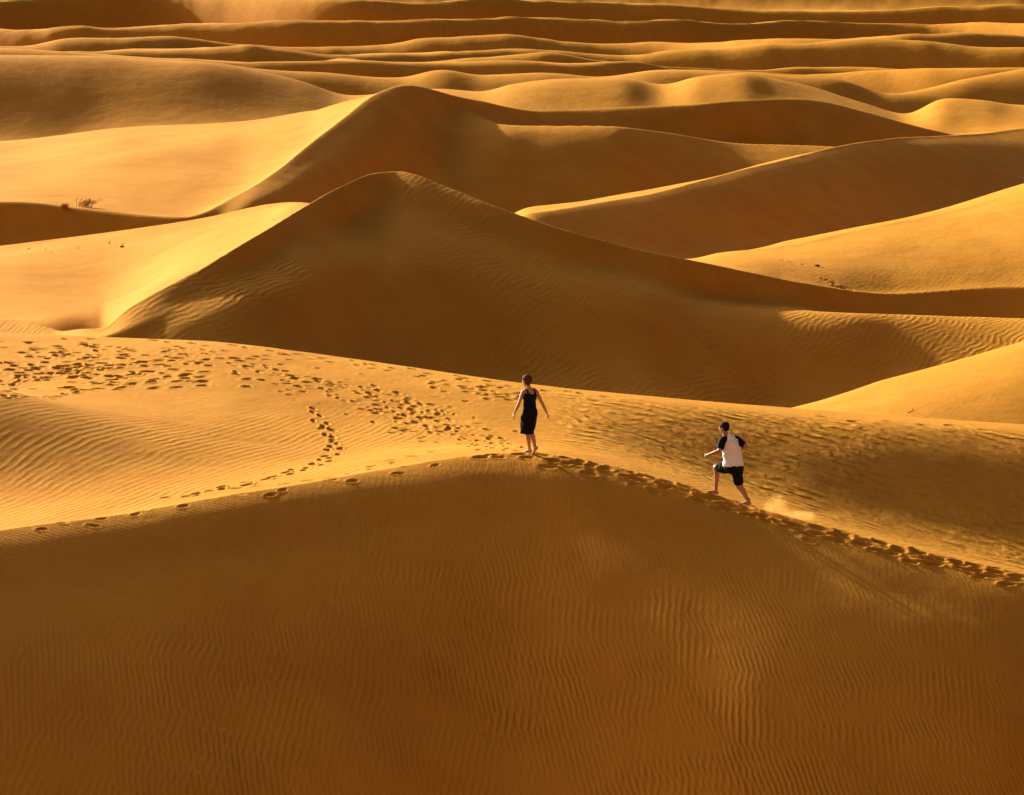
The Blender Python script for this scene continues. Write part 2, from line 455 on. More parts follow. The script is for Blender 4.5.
# ------------------------------------------------------------------ one sheet of sand
nc, nr = XX.shape
verts = np.stack([XX, YY, H], -1).reshape(-1, 3).astype(np.float32)
ii, jj = np.meshgrid(np.arange(nc - 1), np.arange(nr - 1), indexing='ij')
v0 = (ii * nr + jj).ravel()
quads = np.stack([v0, v0 + nr, v0 + nr + 1, v0 + 1], -1).astype(np.int32)
me = bpy.data.meshes.new('sand_dunes')
me.vertices.add(len(verts)); me.vertices.foreach_set('co', verts.ravel())
me.loops.add(quads.size); me.loops.foreach_set('vertex_index', quads.ravel())
me.polygons.add(len(quads))
me.polygons.foreach_set('loop_start', np.arange(0, quads.size, 4, dtype=np.int32))
me.update(calc_edges=True)
me.polygons.foreach_set('use_smooth', np.ones(len(quads), dtype=bool))
for nm, arr in (('rip_up', rip_up), ('rip_along', rip_along), ('rip_big', rip_big), ('rip_fine', rip_fine), ('rip_face', rip_face)):
    at_ = me.attributes.new(nm, 'FLOAT', 'POINT')
    at_.data.foreach_set('value', np.ascontiguousarray(arr, dtype=np.float32).ravel())
dunes = bpy.data.objects.new('sand_dunes', me)
COL.objects.link(dunes)
dunes['kind'] = 'structure'
dunes['label'] = 'golden wind rippled sand dunes reaching to the horizon'


# ------------------------------------------------------------------ materials
class NT:
    def __init__(self, name):
        self.m = bpy.data.materials.new(name)
        self.m.use_nodes = True
        self.t = self.m.node_tree
        self.t.nodes.clear()
        self.out = self.t.nodes.new('ShaderNodeOutputMaterial')

    def n(self, kind, **kw):
        nd = self.t.nodes.new(kind)
        for k, v in kw.items():
            setattr(nd, k, v)
        return nd

    def l(self, a, b):
        self.t.links.new(a, b)

    def val(self, sock, v):
        if hasattr(v, 'is_linked') or isinstance(v, bpy.types.NodeSocket):
            self.l(v, sock)
        else:
            sock.default_value = v

    def math(self, op, a, b=0.0, c=None):
        nd = self.n('ShaderNodeMath', operation=op)
        self.val(nd.inputs[0], a); self.val(nd.inputs[1], b)
        if c is not None:
            self.val(nd.inputs[2], c)
        return nd.outputs[0]

    def noise(self, vec, scale, detail=2.0, rough=0.5):
        nd = self.n('ShaderNodeTexNoise')
        self.l(vec, nd.inputs['Vector'])
        nd.inputs['Scale'].default_value = scale
        nd.inputs['Detail'].default_value = detail
        nd.inputs['Roughness'].default_value = rough
        return nd.outputs[0]


SAND_LIGHT = (0.66, 0.285, 0.030, 1)
SAND_DARK = (0.47, 0.170, 0.010, 1)


def sand_material():
    s = NT('sand')
    geo = s.n('ShaderNodeNewGeometry')
    P = geo.outputs['Position']
    n_lo = s.noise(P, 0.35, 1.0)
    n_md = s.noise(P, 1.4, 1.0)
    n_hi = s.noise(P, 5.0, 1.0)
    br = s.math('MINIMUM', s.math('MAXIMUM', s.math('MULTIPLY_ADD', s.noise(P, 0.9, 3.0, 0.6), 3.2, -0.95), 0.12), 1.0)
    total = None

    def rip(attr, ang, lam, amp, w_lo, w_md, w_hi=0.0, zk=0.0, mask=None):
        nonlocal total
        a = s.n('ShaderNodeAttribute', attribute_name=attr)
        d = s.n('ShaderNodeVectorMath', operation='DOT_PRODUCT')
        s.l(P, d.inputs[0])
        k = 2 * math.pi / lam
        d.inputs[1].default_value = (k * math.cos(ang), k * math.sin(ang), k * zk)
        ph = s.math('MULTIPLY_ADD', n_lo, w_lo, d.outputs['Value'])
        ph = s.math('MULTIPLY_ADD', n_md, w_md, ph)
        if w_hi:
            ph = s.math('MULTIPLY_ADD', n_hi, w_hi, ph)
        sn = s.math('SINE', ph)
        # sharper crests than troughs
        sn = s.math('MULTIPLY_ADD', sn, 0.5, 0.5)
        sn = s.math('POWER', sn, 1.5)
        h = s.math('MULTIPLY', s.math('MULTIPLY', sn, a.outputs['Fac']), s.math('MULTIPLY', br, amp))
        if mask is not None:
            h = s.math('MULTIPLY', h, mask)
        total = h if total is None else s.math('ADD', total, h)

    R = math.radians
    fork = s.math('MINIMUM', s.math('MAXIMUM', s.math('MULTIPLY_ADD', s.noise(P, 0.55, 3.0, 0.6), 6.0, -2.5), 0.0), 1.0)
    rest = s.math('SUBTRACT', 1.0, fork)
    rip('rip_up', R(10), 0.105, 0.0150, 9.0, 5.0, 2.4, 0, fork)
    rip('rip_up', R(-5), 0.130, 0.0165, 11.0, 6.0, 2.0, 0, rest)
    rip('rip_along', R(72), 0.14, 0.0090, 14.0, 4.0, 2.0, 0.5)
    rip('rip_big', R(58), 0.44, 0.066, 13.0, 6.0, 1.4, 0, fork)
    rip('rip_big', R(47), 0.38, 0.060, 13.0, 7.0, 1.8, 0, rest)
    rip('rip_fine', R(-18), 0.20, 0.012, 12.0, 4.0, 1.4)
    rip('rip_face', R(-20), 0.26, 0.026, 12.0, 5.0, 1.8, 0, fork)
    rip('rip_face', R(-34), 0.30, 0.026, 12.0, 6.0, 2.0, 0, rest)
    grain = s.noise(P, 22.0, 3.0, 0.7)
    total = s.math('MULTIPLY_ADD', grain, 0.011, total)
    lump = s.noise(P, 2.2, 5.0, 0.62)
    total = s.math('MULTIPLY_ADD', lump, 0.020, total)
    swell = s.noise(P, 0.35, 4.0, 0.55)
    total = s.math('MULTIPLY_ADD', swell, 0.10, total)
    bp = s.n('ShaderNodeBump')
    bp.inputs['Strength'].default_value = 1.0
    bp.inputs['Distance'].default_value = 1.0
    s.l(total, bp.inputs['Height'])
    mix = s.n('ShaderNodeMix', data_type='RGBA')
    cf = s.math('MULTIPLY_ADD', s.noise(P, 0.25, 6.0, 0.65), 1.2, s.math('MULTIPLY_ADD', grain, 0.9, -0.55))
    s.l(cf, mix.inputs[0])
    mix.inputs[6].default_value = SAND_LIGHT
    mix.inputs[7].default_value = SAND_DARK
    pr = s.n('ShaderNodeBsdfPrincipled')
    s.l(mix.outputs[2], pr.inputs['Base Color'])
    pr.inputs['Roughness'].default_value = 0.85
    pr.inputs['Specular IOR Level'].default_value = 0.03
    s.l(bp.outputs[0], pr.inputs['Normal'])
    s.l(pr.outputs[0], s.out.inputs['Surface'])
    return s.m


me.materials.append(sand_material())


# ------------------------------------------------------------------ builders for figures and small things
def simple_mat(name, color, rough=0.7, spec=0.3, var=0.15, scale=60.0, bump_h=0.0, sss=0.0):
    s = NT(name)
    tc = s.n('ShaderNodeTexCoord')
    nz = s.noise(tc.outputs['Object'], scale, 3.0)
    mix = s.n('ShaderNodeMix', data_type='RGBA')
    s.l(nz, mix.inputs[0])
    mix.inputs[6].default_value = tuple(c * (1 - var) for c in color) + (1,)
    mix.inputs[7].default_value = tuple(min(1, c * (1 + var)) for c in color) + (1,)
    pr = s.n('ShaderNodeBsdfPrincipled')
    s.l(mix.outputs[2], pr.inputs['Base Color'])
    pr.inputs['Roughness'].default_value = rough
    pr.inputs['Specular IOR Level'].default_value = spec
    if sss:
        pr.inputs['Subsurface Weight'].default_value = sss
        pr.inputs['Subsurface Radius'].default_value = (0.012, 0.005, 0.003)
        pr.inputs['Subsurface Scale'].default_value = 1.0
    if bump_h:
        b_ = s.n('ShaderNodeBump')
        b_.inputs['Distance'].default_value = bump_h
        s.l(s.noise(tc.outputs['Object'], scale * 0.3, 2.0), b_.inputs['Height'])
        s.l(b_.outputs[0], pr.inputs['Normal'])
    s.l(pr.outputs[0], s.out.inputs['Surface'])
    return s.m


M_SKIN_W = simple_mat('skin_fair', (0.52, 0.27, 0.17), 0.5, 0.4, 0.08, 25, 0, 0.15)
M_SKIN_M = simple_mat('skin_tan', (0.45, 0.22, 0.13), 0.5, 0.4, 0.08, 25, 0, 0.15)
M_BLACK = simple_mat('black_cloth', (0.008, 0.008, 0.012), 0.85, 0.12, 0.4, 40, 0.01)
M_DARK = simple_mat('charcoal_cloth', (0.011, 0.011, 0.010), 0.9, 0.1, 0.5, 18, 0.015)
M_WHITE = simple_mat('white_cloth', (0.90, 0.92, 0.95), 0.85, 0.2, 0.03, 30, 0.02)
M_HAIR_W = simple_mat('brown_hair', (0.090, 0.042, 0.016), 0.75, 0.15, 0.5, 120, 0.012)
M_HAIR_M = simple_mat('dark_hair', (0.020, 0.011, 0.006), 0.8, 0.1, 0.5, 160, 0.012)
M_EYE = simple_mat('eye', (0.5, 0.48, 0.45), 0.2, 0.5, 0.05)
M_DRY = simple_mat('dry_stem', (0.42, 0.22, 0.05), 0.8, 0.2, 0.3, 8)
M_DRYLEAF = simple_mat('dry_leaf', (0.55, 0.28, 0.04), 0.8, 0.2, 0.35, 5)
M_STONE = simple_mat('dark_stone', (0.10, 0.065, 0.035), 0.9, 0.2, 0.4, 12, 0.03)


class Shape:
    """collects closed lofted limbs; build() fuses them into one continuous skin"""

    def __init__(self):
        self.v, self.f = [], []

    def loft(self, rings, lat=None, n=16, cap=True):
        """rings: (centre, a, b); a lies along lat (projected), b across it"""
        C = [Vector(r[0]) for r in rings]
        base = len(self.v)
        for k, (c, a, b_) in enumerate(rings):
            tg = (C[min(k + 1, len(C) - 1)] - C[max(k - 1, 0)])
            tg = tg.normalized() if tg.length > 1e-9 else Vector((0, 0, 1))
            lv = Vector(lat) if lat is not None else (Vector((1, 0, 0)) if abs(tg.x) < 0.8 else Vector((0, 1, 0)))
            ax = (lv - tg * lv.dot(tg)).normalized()
            bx = tg.cross(ax)
            for i in range(n):
                th = 2 * math.pi * i / n
                self.v.append(C[k] + ax * (a * math.cos(th)) + bx * (b_ * math.sin(th)))
        for k in range(len(rings) - 1):
            for i in range(n):
                p, q = base + k * n + i, base + k * n + (i + 1) % n
                self.f.append((p, q, q + n, p + n))
        if cap:
            self.f.append(tuple(base + i for i in range(n))[::-1])
            self.f.append(tuple(base + (len(rings) - 1) * n + i for i in range(n)))

    def limb(self, pts, radii, n=14, ends=True):
        """rounded tapered limb through points"""
        P_ = [Vector(p) for p in pts]
        dense, rad = [], []
        for k in range(len(P_) - 1):
            m = 5
            for j in range(m):
                dense.append(P_[k].lerp(P_[k + 1], j / m)); u = j / m
                rad.append(radii[k] * (1 - u) + radii[k + 1] * u)
        dense.append(P_[-1]); rad.append(radii[-1])
        # round the corners a little
        for _ in range(2):
            d2 = dense[:]
            for k in range(1, len(dense) - 1):
                d2[k] = (dense[k - 1] + dense[k] * 2 + dense[k + 1]) / 4
            dense = d2
        rings = []
        if ends:
            tg = (dense[0] - dense[1]).normalized()
            for u in (0.98, 0.8, 0.45):
                rings.append((dense[0] + tg * rad[0] * u, rad[0] * math.sqrt(1 - u * u), rad[0] * math.sqrt(1 - u * u)))
        rings += [(d, r, r) for d, r in zip(dense, rad)]
        if ends:
            tg = (dense[-1] - dense[-2]).normalized()
            for u in (0.45, 0.8, 0.98):
                rings.append((dense[-1] + tg * rad[-1] * u, rad[-1] * math.sqrt(1 - u * u), rad[-1] * math.sqrt(1 - u * u)))
        self.loft(rings, None, n)

    def ball(self, c, ax, ay, az, R=None, n=18, m=12):
        """ellipsoid with semi axes along the columns of R"""
        R = R or Matrix.Identity(3)
        base = len(self.v)
        c = Vector(c)
        for j in range(1, m):
            ph = math.pi * j / m
            for i in range(n):
                th = 2 * math.pi * i / n
                self.v.append(c + R @ Vector((ax * math.sin(ph) * math.cos(th), ay * math.sin(ph) * math.sin(th), az * math.cos(ph))))
        top = len(self.v); self.v.append(c + R @ Vector((0, 0, az)))
        bot = len(self.v); self.v.append(c + R @ Vector((0, 0, -az)))
        for j in range(m - 2):
            for i in range(n):
                p, q = base + j * n + i, base + j * n + (i + 1) % n
                self.f.append((p, p + n, q + n, q))
        for i in range(n):
            self.f.append((top, base + i, base + (i + 1) % n))
            self.f.append((bot, base + (m - 2) * n + (i + 1) % n, base + (m - 2) * n + i))

    def mesh(self, name):
        m = bpy.data.meshes.new(name)
        m.from_pydata([tuple(v) for v in self.v], [], self.f)
        bm = bmesh.new(); bm.from_mesh(m)
        bmesh.ops.recalc_face_normals(bm, faces=bm.faces)
        bm.to_mesh(m); bm.free()
        return m

    def build(self, name, mat, parent=None, origin=(0, 0, 0), voxel=0.006, smooth=4, folds=0.0, fscale=20.0):
        m = self.mesh(name)
        o = bpy.data.objects.new(name, m)
        COL.objects.link(o)
        if voxel:
            md = o.modifiers.new('fuse', 'REMESH')
            md.mode = 'VOXEL'; md.voxel_size = voxel
            if smooth:
                sm = o.modifiers.new('soften', 'SMOOTH')
                sm.factor = 0.5; sm.iterations = smooth
            dg = bpy.context.evaluated_depsgraph_get()
            m2 = bpy.data.meshes.new_from_object(o.evaluated_get(dg))
            o.modifiers.clear()
            o.data = m2
            bpy.data.meshes.remove(m)
            m = m2
            m.name = name
        n = len(m.vertices)
        co = np.empty(n * 3, np.float32); m.vertices.foreach_get('co', co)
        co = co.reshape(-1, 3)
        if folds:
            nm = np.empty(n * 3, np.float32); m.vertices.foreach_get('normal', nm); nm = nm.reshape(-1, 3)
            w = vnoise(co[:, 0] * fscale + co[:, 2] * fscale * 0.45 + 11, co[:, 1] * fscale - co[:, 2] * fscale * 0.3 + 7) - 0.5
            w += 0.6 * (vnoise(co[:, 0] * fscale * 2.1 - co[:, 2] * fscale * 0.9 + 3, co[:, 1] * fscale * 2 + co[:, 2] * fscale + 5) - 0.5)
            co = co + nm * ((w + 0.38) * folds)[:, None]
        co = co - np.array(origin, np.float32)
        m.vertices.foreach_set('co', np.ascontiguousarray(co, dtype=np.float32).ravel())
        m.polygons.foreach_set('use_smooth', np.ones(len(m.polygons), dtype=bool))
        m.materials.clear(); m.materials.append(mat)
        m.update()
        o.location = origin
        if parent is not None:
            o.parent = parent
            o.location = Vector(origin) - parent.location
        return o


def empty(name, loc, label, cat, group=None):
    o = bpy.data.objects.new(name, None)
    COL.objects.link(o)
    o.location = loc
    o['label'] = label; o['category'] = cat
    if group:
        o['group'] = group
    return o


def basis(fwd, up=(0, 0, 1)):
    """matrix with columns side(right of facing), forward, up"""
    f = Vector(fwd).normalized(); u = Vector(up)
    s = f.cross(u).normalized(); u = s.cross(f)
    return Matrix((s, f, u)).transposed()


def hand(S, wrist, tip_dir, palm_n, thumb_side, curl=0.5, k=1.0):
    """palm, four unequal bent fingers and a thumb that leaves the side of the palm"""
    d = Vector(tip_dir).normalized()
    nrm = Vector(palm_n); nrm = (nrm - d * nrm.dot(d)).normalized()      # side the fingers curl to
    sd = d.cross(nrm).normalized() * thumb_side
    w = Vector(wrist)
    S.loft([(w - d * 0.01, 0.024 * k, 0.019 * k), (w + d * 0.02 * k, 0.031 * k, 0.018 * k), (w + d * 0.055 * k, 0.040 * k, 0.016 * k),
            (w + d * 0.085 * k, 0.042 * k, 0.014 * k), (w + d * 0.095 * k, 0.036 * k, 0.010 * k)], sd, 16)
    for i, (off, ln) in enumerate(((0.031, 0.072), (0.010, 0.081), (-0.011, 0.075), (-0.031, 0.058))):
        b0 = w + d * (0.078 * k) + sd * off * k
        a = 0.0
        pts = [b0]
        dirv = d.copy()
        for j, fr in enumerate((0.46, 0.30, 0.24)):
            a += curl * (0.55, 0.9, 0.6)[j] + 0.04 * i
            dirv = d * math.cos(a) + nrm * math.sin(a) + sd * (off * 0.9)
            pts.append(pts[-1] + dirv.normalized() * ln * fr * k)
        S.limb(pts, [0.0095 * k, 0.0088 * k, 0.0080 * k, 0.0068 * k], 10)
    t0 = w + d * 0.022 * k + sd * 0.026 * k
    t1 = t0 + (d * 0.55 + sd * 0.75 + nrm * 0.25).normalized() * 0.038 * k
    t2 = t1 + (d * 0.85 + sd * 0.30 + nrm * 0.35).normalized() * 0.032 * k
    t3 = t2 + (d * 0.90 + nrm * 0.45).normalized() * 0.024 * k
    S.limb([t0, t1, t2, t3], [0.014 * k, 0.0115 * k, 0.0100 * k, 0.0080 * k], 10)


def foot(S, ankle, fwd, up=(0, 0, 1), k=1.0, side=1):
    """bare foot: heel, arch, ball and five toes; ankle is 0.085 above the sole"""
    R = basis(fwd, up)
    s, f, u = R.col[0], R.col[1], R.col[2]
    a = Vector(ankle)
    sole = a - u * 0.085 * k
    S.loft([(sole - f * 0.062 * k + u * 0.030 * k, 0.015 * k, 0.015 * k), (sole - f * 0.050 * k + u * 0.034 * k, 0.028 * k, 0.032 * k),
            (sole - f * 0.010 * k + u * 0.046 * k, 0.033 * k, 0.045 * k), (sole + f * 0.040 * k + u * 0.043 * k, 0.034 * k, 0.041 * k),
            (sole + f * 0.090 * k + u * 0.030 * k, 0.041 * k, 0.028 * k), (sole + f * 0.130 * k + u * 0.020 * k, 0.045 * k, 0.019 * k),
            (sole + f * 0.150 * k + u * 0.016 * k, 0.042 * k, 0.014 * k)], s, 16)
    S.limb([a + u * 0.03 * k, a - u * 0.02 * k], [0.034 * k, 0.036 * k])
    for i, (off, ln, r) in enumerate(((-0.031, 0.050, 0.0125), (-0.010, 0.046, 0.0088), (0.008, 0.040, 0.0085), (0.023, 0.033, 0.0082), (0.036, 0.026, 0.0080))):
        b0 = sole + f * (0.140 - 0.010 * i) * k + s * off * side * k + u * 0.013 * k
        S.limb([b0, b0 + f * ln * 0.6 * k + u * 0.003 * k, b0 + f * ln * k - u * 0.003 * k], [r * k, r * k, r * 0.85 * k], 8)


def head(S, c, fwd, k=1.0, up=(0, 0, 1)):
    """skull, jaw, nose, brow, lips and ears about the head centre"""
    R = basis(fwd, up)
    s, f, u = R.col[0], R.col[1], R.col[2]
    c = Vector(c)
    S.ball(c + u * 0.028 * k - f * 0.012 * k, 0.074 * k, 0.094 * k, 0.086 * k, R)
    S.loft([(c + u * 0.05 * k + f * 0.018 * k, 0.066 * k, 0.068 * k), (c + f * 0.020 * k, 0.065 * k, 0.070 * k), (c - u * 0.045 * k + f * 0.024 * k, 0.058 * k, 0.062 * k),
            (c - u * 0.085 * k + f * 0.034 * k, 0.043 * k, 0.046 * k), (c - u * 0.108 * k + f * 0.046 * k, 0.022 * k, 0.024 * k)], s, 18)
    S.limb([c + u * 0.012 * k + f * 0.088 * k, c - u * 0.012 * k + f * 0.100 * k, c - u * 0.030 * k + f * 0.106 * k], [0.009 * k, 0.010 * k, 0.014 * k], 10)
    for q in (-1, 1):
        S.limb([c + s * q * 0.014 * k + u * 0.026 * k + f * 0.083 * k, c + s * q * 0.045 * k + u * 0.028 * k + f * 0.064 * k], [0.009 * k, 0.008 * k], 8)
        S.ball(c + s * q * 0.074 * k - f * 0.006 * k - u * 0.004 * k, 0.010 * k, 0.019 * k, 0.032 * k, R, 10, 8)
        S.limb([c + s * q * 0.002 * k - u * 0.056 * k + f * 0.089 * k, c + s * q * 0.020 * k - u * 0.057 * k + f * 0.079 * k], [0.0075 * k, 0.005 * k], 8)
        S.limb([c + s * q * 0.002 * k - u * 0.068 * k + f * 0.087 * k, c + s * q * 0.017 * k - u * 0.067 * k + f * 0.078 * k], [0.0078 * k, 0.005 * k], 8)
    return R


def eyes(c, R, parent, k=1.0):
    s, f, u = R.col[0], R.col[1], R.col[2]
    for q in (-1, 1):
        S = Shape()
        p = Vector(c) + s * q * 0.031 * k + u * 0.008 * k + f * 0.076 * k
        S.ball(p, 0.012 * k, 0.012 * k, 0.010 * k, R, 12, 8)
        S.build('eye', M_EYE, parent, tuple(p), voxel=0)


def planted(S, x, y, heading, k, side, lift=0.0, pitch=0.0):
    """a foot resting on the sand at (x, y); returns the ankle"""
    h = Vector((heading[0], heading[1], 0)).normalized()
    g = [ground(x + h.x * d, y + h.y * d) for d in (-0.05, 0.05, 0.16)]
    sl = max((g[2] - g[0]) / 0.21, (g[2] - g[1]) / 0.11 * 0.6) + pitch
    f = Vector((h.x, h.y, sl)).normalized()
    u = f.cross(h.cross(Vector((0, 0, 1)))).normalized()
    if u.z < 0:
        u = -u
    base = Vector((x, y, max(g[0] + 0.05 * sl, g[1] - 0.05 * sl, g[2] - 0.16 * sl) + 0.002 + lift))
    an = base + u * 0.085 * k
    foot(S, an, f, u, k, side)
    return an


# ------------------------------------------------------------------ the woman walking along the crest
WY = 62.3
K = WY / F
WY = float(np.interp((529.5 - CX) / F, T, KY[8]))
wx, wy = at(529.5, 452, WY).x, WY
W0 = Vector((wx, wy, ground(wx, wy)))


def W(x, z, y=0.0):
    return W0 + Vector((x, y, z))


wf = Vector((-0.48, 0.88, 0)).normalized()               # the way she faces
wl = Vector((-wf.y, wf.x, 0))                            # her left
woman = empty('person', W0, 'woman in a black knee-length dress walking barefoot along the sandy crest', 'person', 'people on the dune crest')
B = Shape()
hc = W(-0.070, 1.520, 0.02)
hfw = Vector((-0.75, 0.66, -0.12)).normalized()
HR = head(B, hc, hfw, 0.98)
B.limb([W(-0.012, 1.36, 0.0), W(-0.035, 1.42, 0.01), hc - Vector((-0.01, 0, 0.05))], [0.052, 0.047, 0.050])
side = wl
B.loft([(W(-0.005, 0.72), 0.135, 0.100), (W(0.002, 0.82), 0.158, 0.112), (W(0.0, 0.90), 0.145, 0.100), (W(-0.008, 0.985), 0.112, 0.082), (W(-0.006, 1.07), 0.120, 0.088),
        (W(0.0, 1.16), 0.138, 0.100), (W(0.0, 1.24), 0.142, 0.092), (W(-0.002, 1.31), 0.128, 0.070), (W(-0.006, 1.355), 0.080, 0.052), (W(-0.01, 1.385), 0.050, 0.045)], side, 22)
shL, shR = W(0, 1.312) + wl * 0.150, W(0, 1.312) - wl * 0.150
eL, hL = W(-0.222, 1.060, -0.11), W(-0.315, 0.852, -0.05)
eR, hR = W(0.262, 1.045, 0.09), W(0.372, 0.815, 0.12)
B.limb([W(0, 1.325) + wl * 0.08, shL, shL.lerp(eL, 0.5), eL], [0.046, 0.047, 0.040, 0.033])
B.limb([eL, eL.lerp(hL, 0.35), hL], [0.034, 0.035, 0.021])
B.limb([W(0, 1.325) - wl * 0.08, shR, shR.lerp(eR, 0.5), eR], [0.046, 0.047, 0.040, 0.033])
B.limb([eR, eR.lerp(hR, 0.35), hR], [0.034, 0.035, 0.021])
hand(B, hL, (hL - eL).normalized() + Vector((0.05, 0.15, 0)), (0.9, 0.2, 0), 1, 0.35, 0.92)
hand(B, hR, (hR - eR).normalized(), (-0.9, 0.1, -0.3), -1, 0.25, 0.92)
# her left leg carries her, the right one trails
hipL, hipR = W(0, 0.80) + wl * 0.085, W(0, 0.80) - wl * 0.085
anL = planted(B, wx + 0.004, wy, (-0.80, 0.55), 0.92, -1)
knL = W(-0.062, 0.445, 0.03)
knR, anR = W(0.030, 0.430, 0.02), W(0.118, 0.140, -0.13)
B.limb([hipL, hipL.lerp(knL, 0.5), knL], [0.088, 0.074, 0.053])
B.limb([knL, knL.lerp(anL, 0.35) + Vector((0.012, -0.012, 0)), anL.lerp(knL, 0.15), anL], [0.052, 0.053, 0.034, 0.033])
B.limb([hipR, hipR.lerp(knR, 0.5), knR], [0.088, 0.074, 0.053])
B.limb([knR, knR.lerp(anR, 0.35) + Vector((0.014, -0.010, 0)), anR.lerp(knR, 0.15), anR], [0.052, 0.053, 0.034, 0.033])
foot(B, anR, (-0.52, 0.42, -0.62), (-0.45, 0.36, 0.75), 0.90, 1)
body = B.build('body', M_SKIN_W, woman, tuple(W0), voxel=0.0048, smooth=3)
eyes(hc, HR, body, 0.98)

D = Shape()
D.loft([(W(-0.058, 0.415, 0.0), 0.132, 0.118), (W(-0.055, 0.47, 0.0), 0.134, 0.118), (W(-0.035, 0.60, 0.0), 0.158, 0.126), (W(-0.012, 0.72), 0.172, 0.130), (W(0.002, 0.82), 0.173, 0.127),
        (W(0.0, 0.90), 0.156, 0.112), (W(-0.008, 0.985), 0.124, 0.094), (W(-0.006, 1.07), 0.132, 0.100), (W(0.0, 1.16), 0.150, 0.113), (W(0.0, 1.225), 0.150, 0.104),
        (W(0.0, 1.250), 0.140, 0.099)], side, 28)
dress = D.build('dress', M_BLACK, woman, tuple(W0), voxel=0.006, smooth=3, folds=0.030, fscale=13.0)
for q in (-1, 1):
    S = Shape()
    a0 = W(0, 1.235) + wl * 0.085 * q
    S.limb([a0 - wf * 0.102, a0 - wf * 0.080 + Vector((0, 0, 0.085)), a0 + wl * 0.006 * q + Vector((0, 0, 0.128)), a0 + wf * 0.075 + Vector((0, 0, 0.075)), a0 + wf * 0.104],
           [0.016, 0.015, 0.016, 0.015, 0.016], 10)
    S.build('strap', M_BLACK, dress, tuple(W0), voxel=0).location = (0, 0, 0)

S = Shape()
f_, u_ = HR.col[1], HR.col[2]
S.ball(hc + u_ * 0.048 - f_ * 0.028, 0.094, 0.100, 0.092, HR)
S.ball(hc - u_ * 0.004 - f_ * 0.050, 0.088, 0.072, 0.082, HR)
S.ball(hc + u_ * 0.030 - f_ * 0.118, 0.046, 0.040, 0.046, HR)
S.limb([hc - f_ * 0.070 - u_ * 0.045, hc - f_ * 0.072 - u_ * 0.085], [0.035, 0.018])
S.build('hair', M_HAIR_W, woman, tuple(W0), voxel=0.006, smooth=3, folds=0.006, fscale=60.0)

# ------------------------------------------------------------------ the man running up the crest
MY = 61.85
mp = at(747, 508, MY)
M0 = Vector((mp.x, MY, mp.z))


def P(x, z, y=0.0):
    return M0 + Vector((x, y, z))


mf = Vector((-0.50, 0.86, 0)).normalized()
ml = Vector((-mf.y, mf.x, 0))
man = empty('person', M0, 'man in a white shirt with black sleeves running barefoot up the crest', 'person', 'people on the dune crest')
B = Shape()
hc = P(-0.490, 1.668, 0.10)
hfw = Vector((-0.86, 0.48, -0.14)).normalized()
HR = head(B, hc, hfw, 1.07)
B.limb([P(-0.440, 1.47, 0.03), P(-0.460, 1.53, 0.06), hc - Vector((-0.008, 0.01, 0.05))], [0.066, 0.060, 0.060])
B.loft([(P(-0.290, 0.83, 0.0), 0.140, 0.115), (P(-0.290, 0.90, 0.0), 0.158, 0.120), (P(-0.302, 1.00, 0.01), 0.148, 0.108), (P(-0.322, 1.10, 0.02), 0.155, 0.110),
        (P(-0.345, 1.22, 0.03), 0.172, 0.120), (P(-0.362, 1.34, 0.035), 0.182, 0.118), (P(-0.380, 1.42, 0.035), 0.165, 0.092), (P(-0.410, 1.475, 0.035), 0.100, 0.068),
        (P(-0.435, 1.51, 0.04), 0.060, 0.058)], ml, 24)
shL, shR = P(-0.375, 1.415, 0.03) + ml * 0.185, P(-0.375, 1.415, 0.03) - ml * 0.185
eL, hL = P(-0.605, 1.235, -0.22), P(-0.815, 1.140, -0.10)
eR, hR = P(-0.030, 1.300, -0.02), P(-0.150, 1.200, 0.18)
B.limb([P(-0.385, 1.43, 0.03) + ml * 0.10, shL, shL.lerp(eL, 0.5), eL], [0.058, 0.062, 0.052, 0.042])
B.limb([eL, eL.lerp(hL, 0.35), hL], [0.043, 0.044, 0.028])
B.limb([P(-0.385, 1.43, 0.03) - ml * 0.10, shR, shR.lerp(eR, 0.5), eR], [0.058, 0.062, 0.052, 0.042])
B.limb([eR, eR.lerp(hR, 0.35), hR], [0.043, 0.044, 0.028])
hand(B, hL, (hL - eL), (0.25, 0.8, -0.55), 1, 1.15, 1.02)
hand(B, hR, (hR - eR), (-0.8, -0.2, -0.3), -1, 1.15, 1.02)
fl_x, fl_y = M0.x - 0.655, MY + 0.30
gl = ground(fl_x, fl_y) - M0.z
hipL, hipR = P(-0.290, 0.850, 0.0) + ml * 0.095, P(-0.290, 0.840, 0.0) - ml * 0.095
knL = P(-0.640, 0.825, 0.24)
anL = planted(B, fl_x, fl_y, (-0.92, 0.30), 1.05, -1)
knR = P(-0.190, 0.490, -0.04)
anR = planted(B, M0.x + 0.015, MY - 0.10, (-0.80, 0.30), 1.05, 1, 0.03, -0.25)
B.limb([hipL, hipL.lerp(knL, 0.5), knL], [0.098, 0.086, 0.062])
B.limb([knL, knL.lerp(anL, 0.33) + Vector((0.022, -0.010, 0)), anL.lerp(knL, 0.15), anL], [0.060, 0.060, 0.040, 0.038])
B.limb([hipR, hipR.lerp(knR, 0.5), knR], [0.098, 0.086, 0.062])
B.limb([knR, knR.lerp(anR, 0.33) + Vector((0.022, -0.010, 0)), anR.lerp(knR, 0.15), anR], [0.060, 0.060, 0.040, 0.038])
body = B.build('body', M_SKIN_M, man, tuple(M0), voxel=0.005, smooth=3)
eyes(hc, HR, body, 1.07)

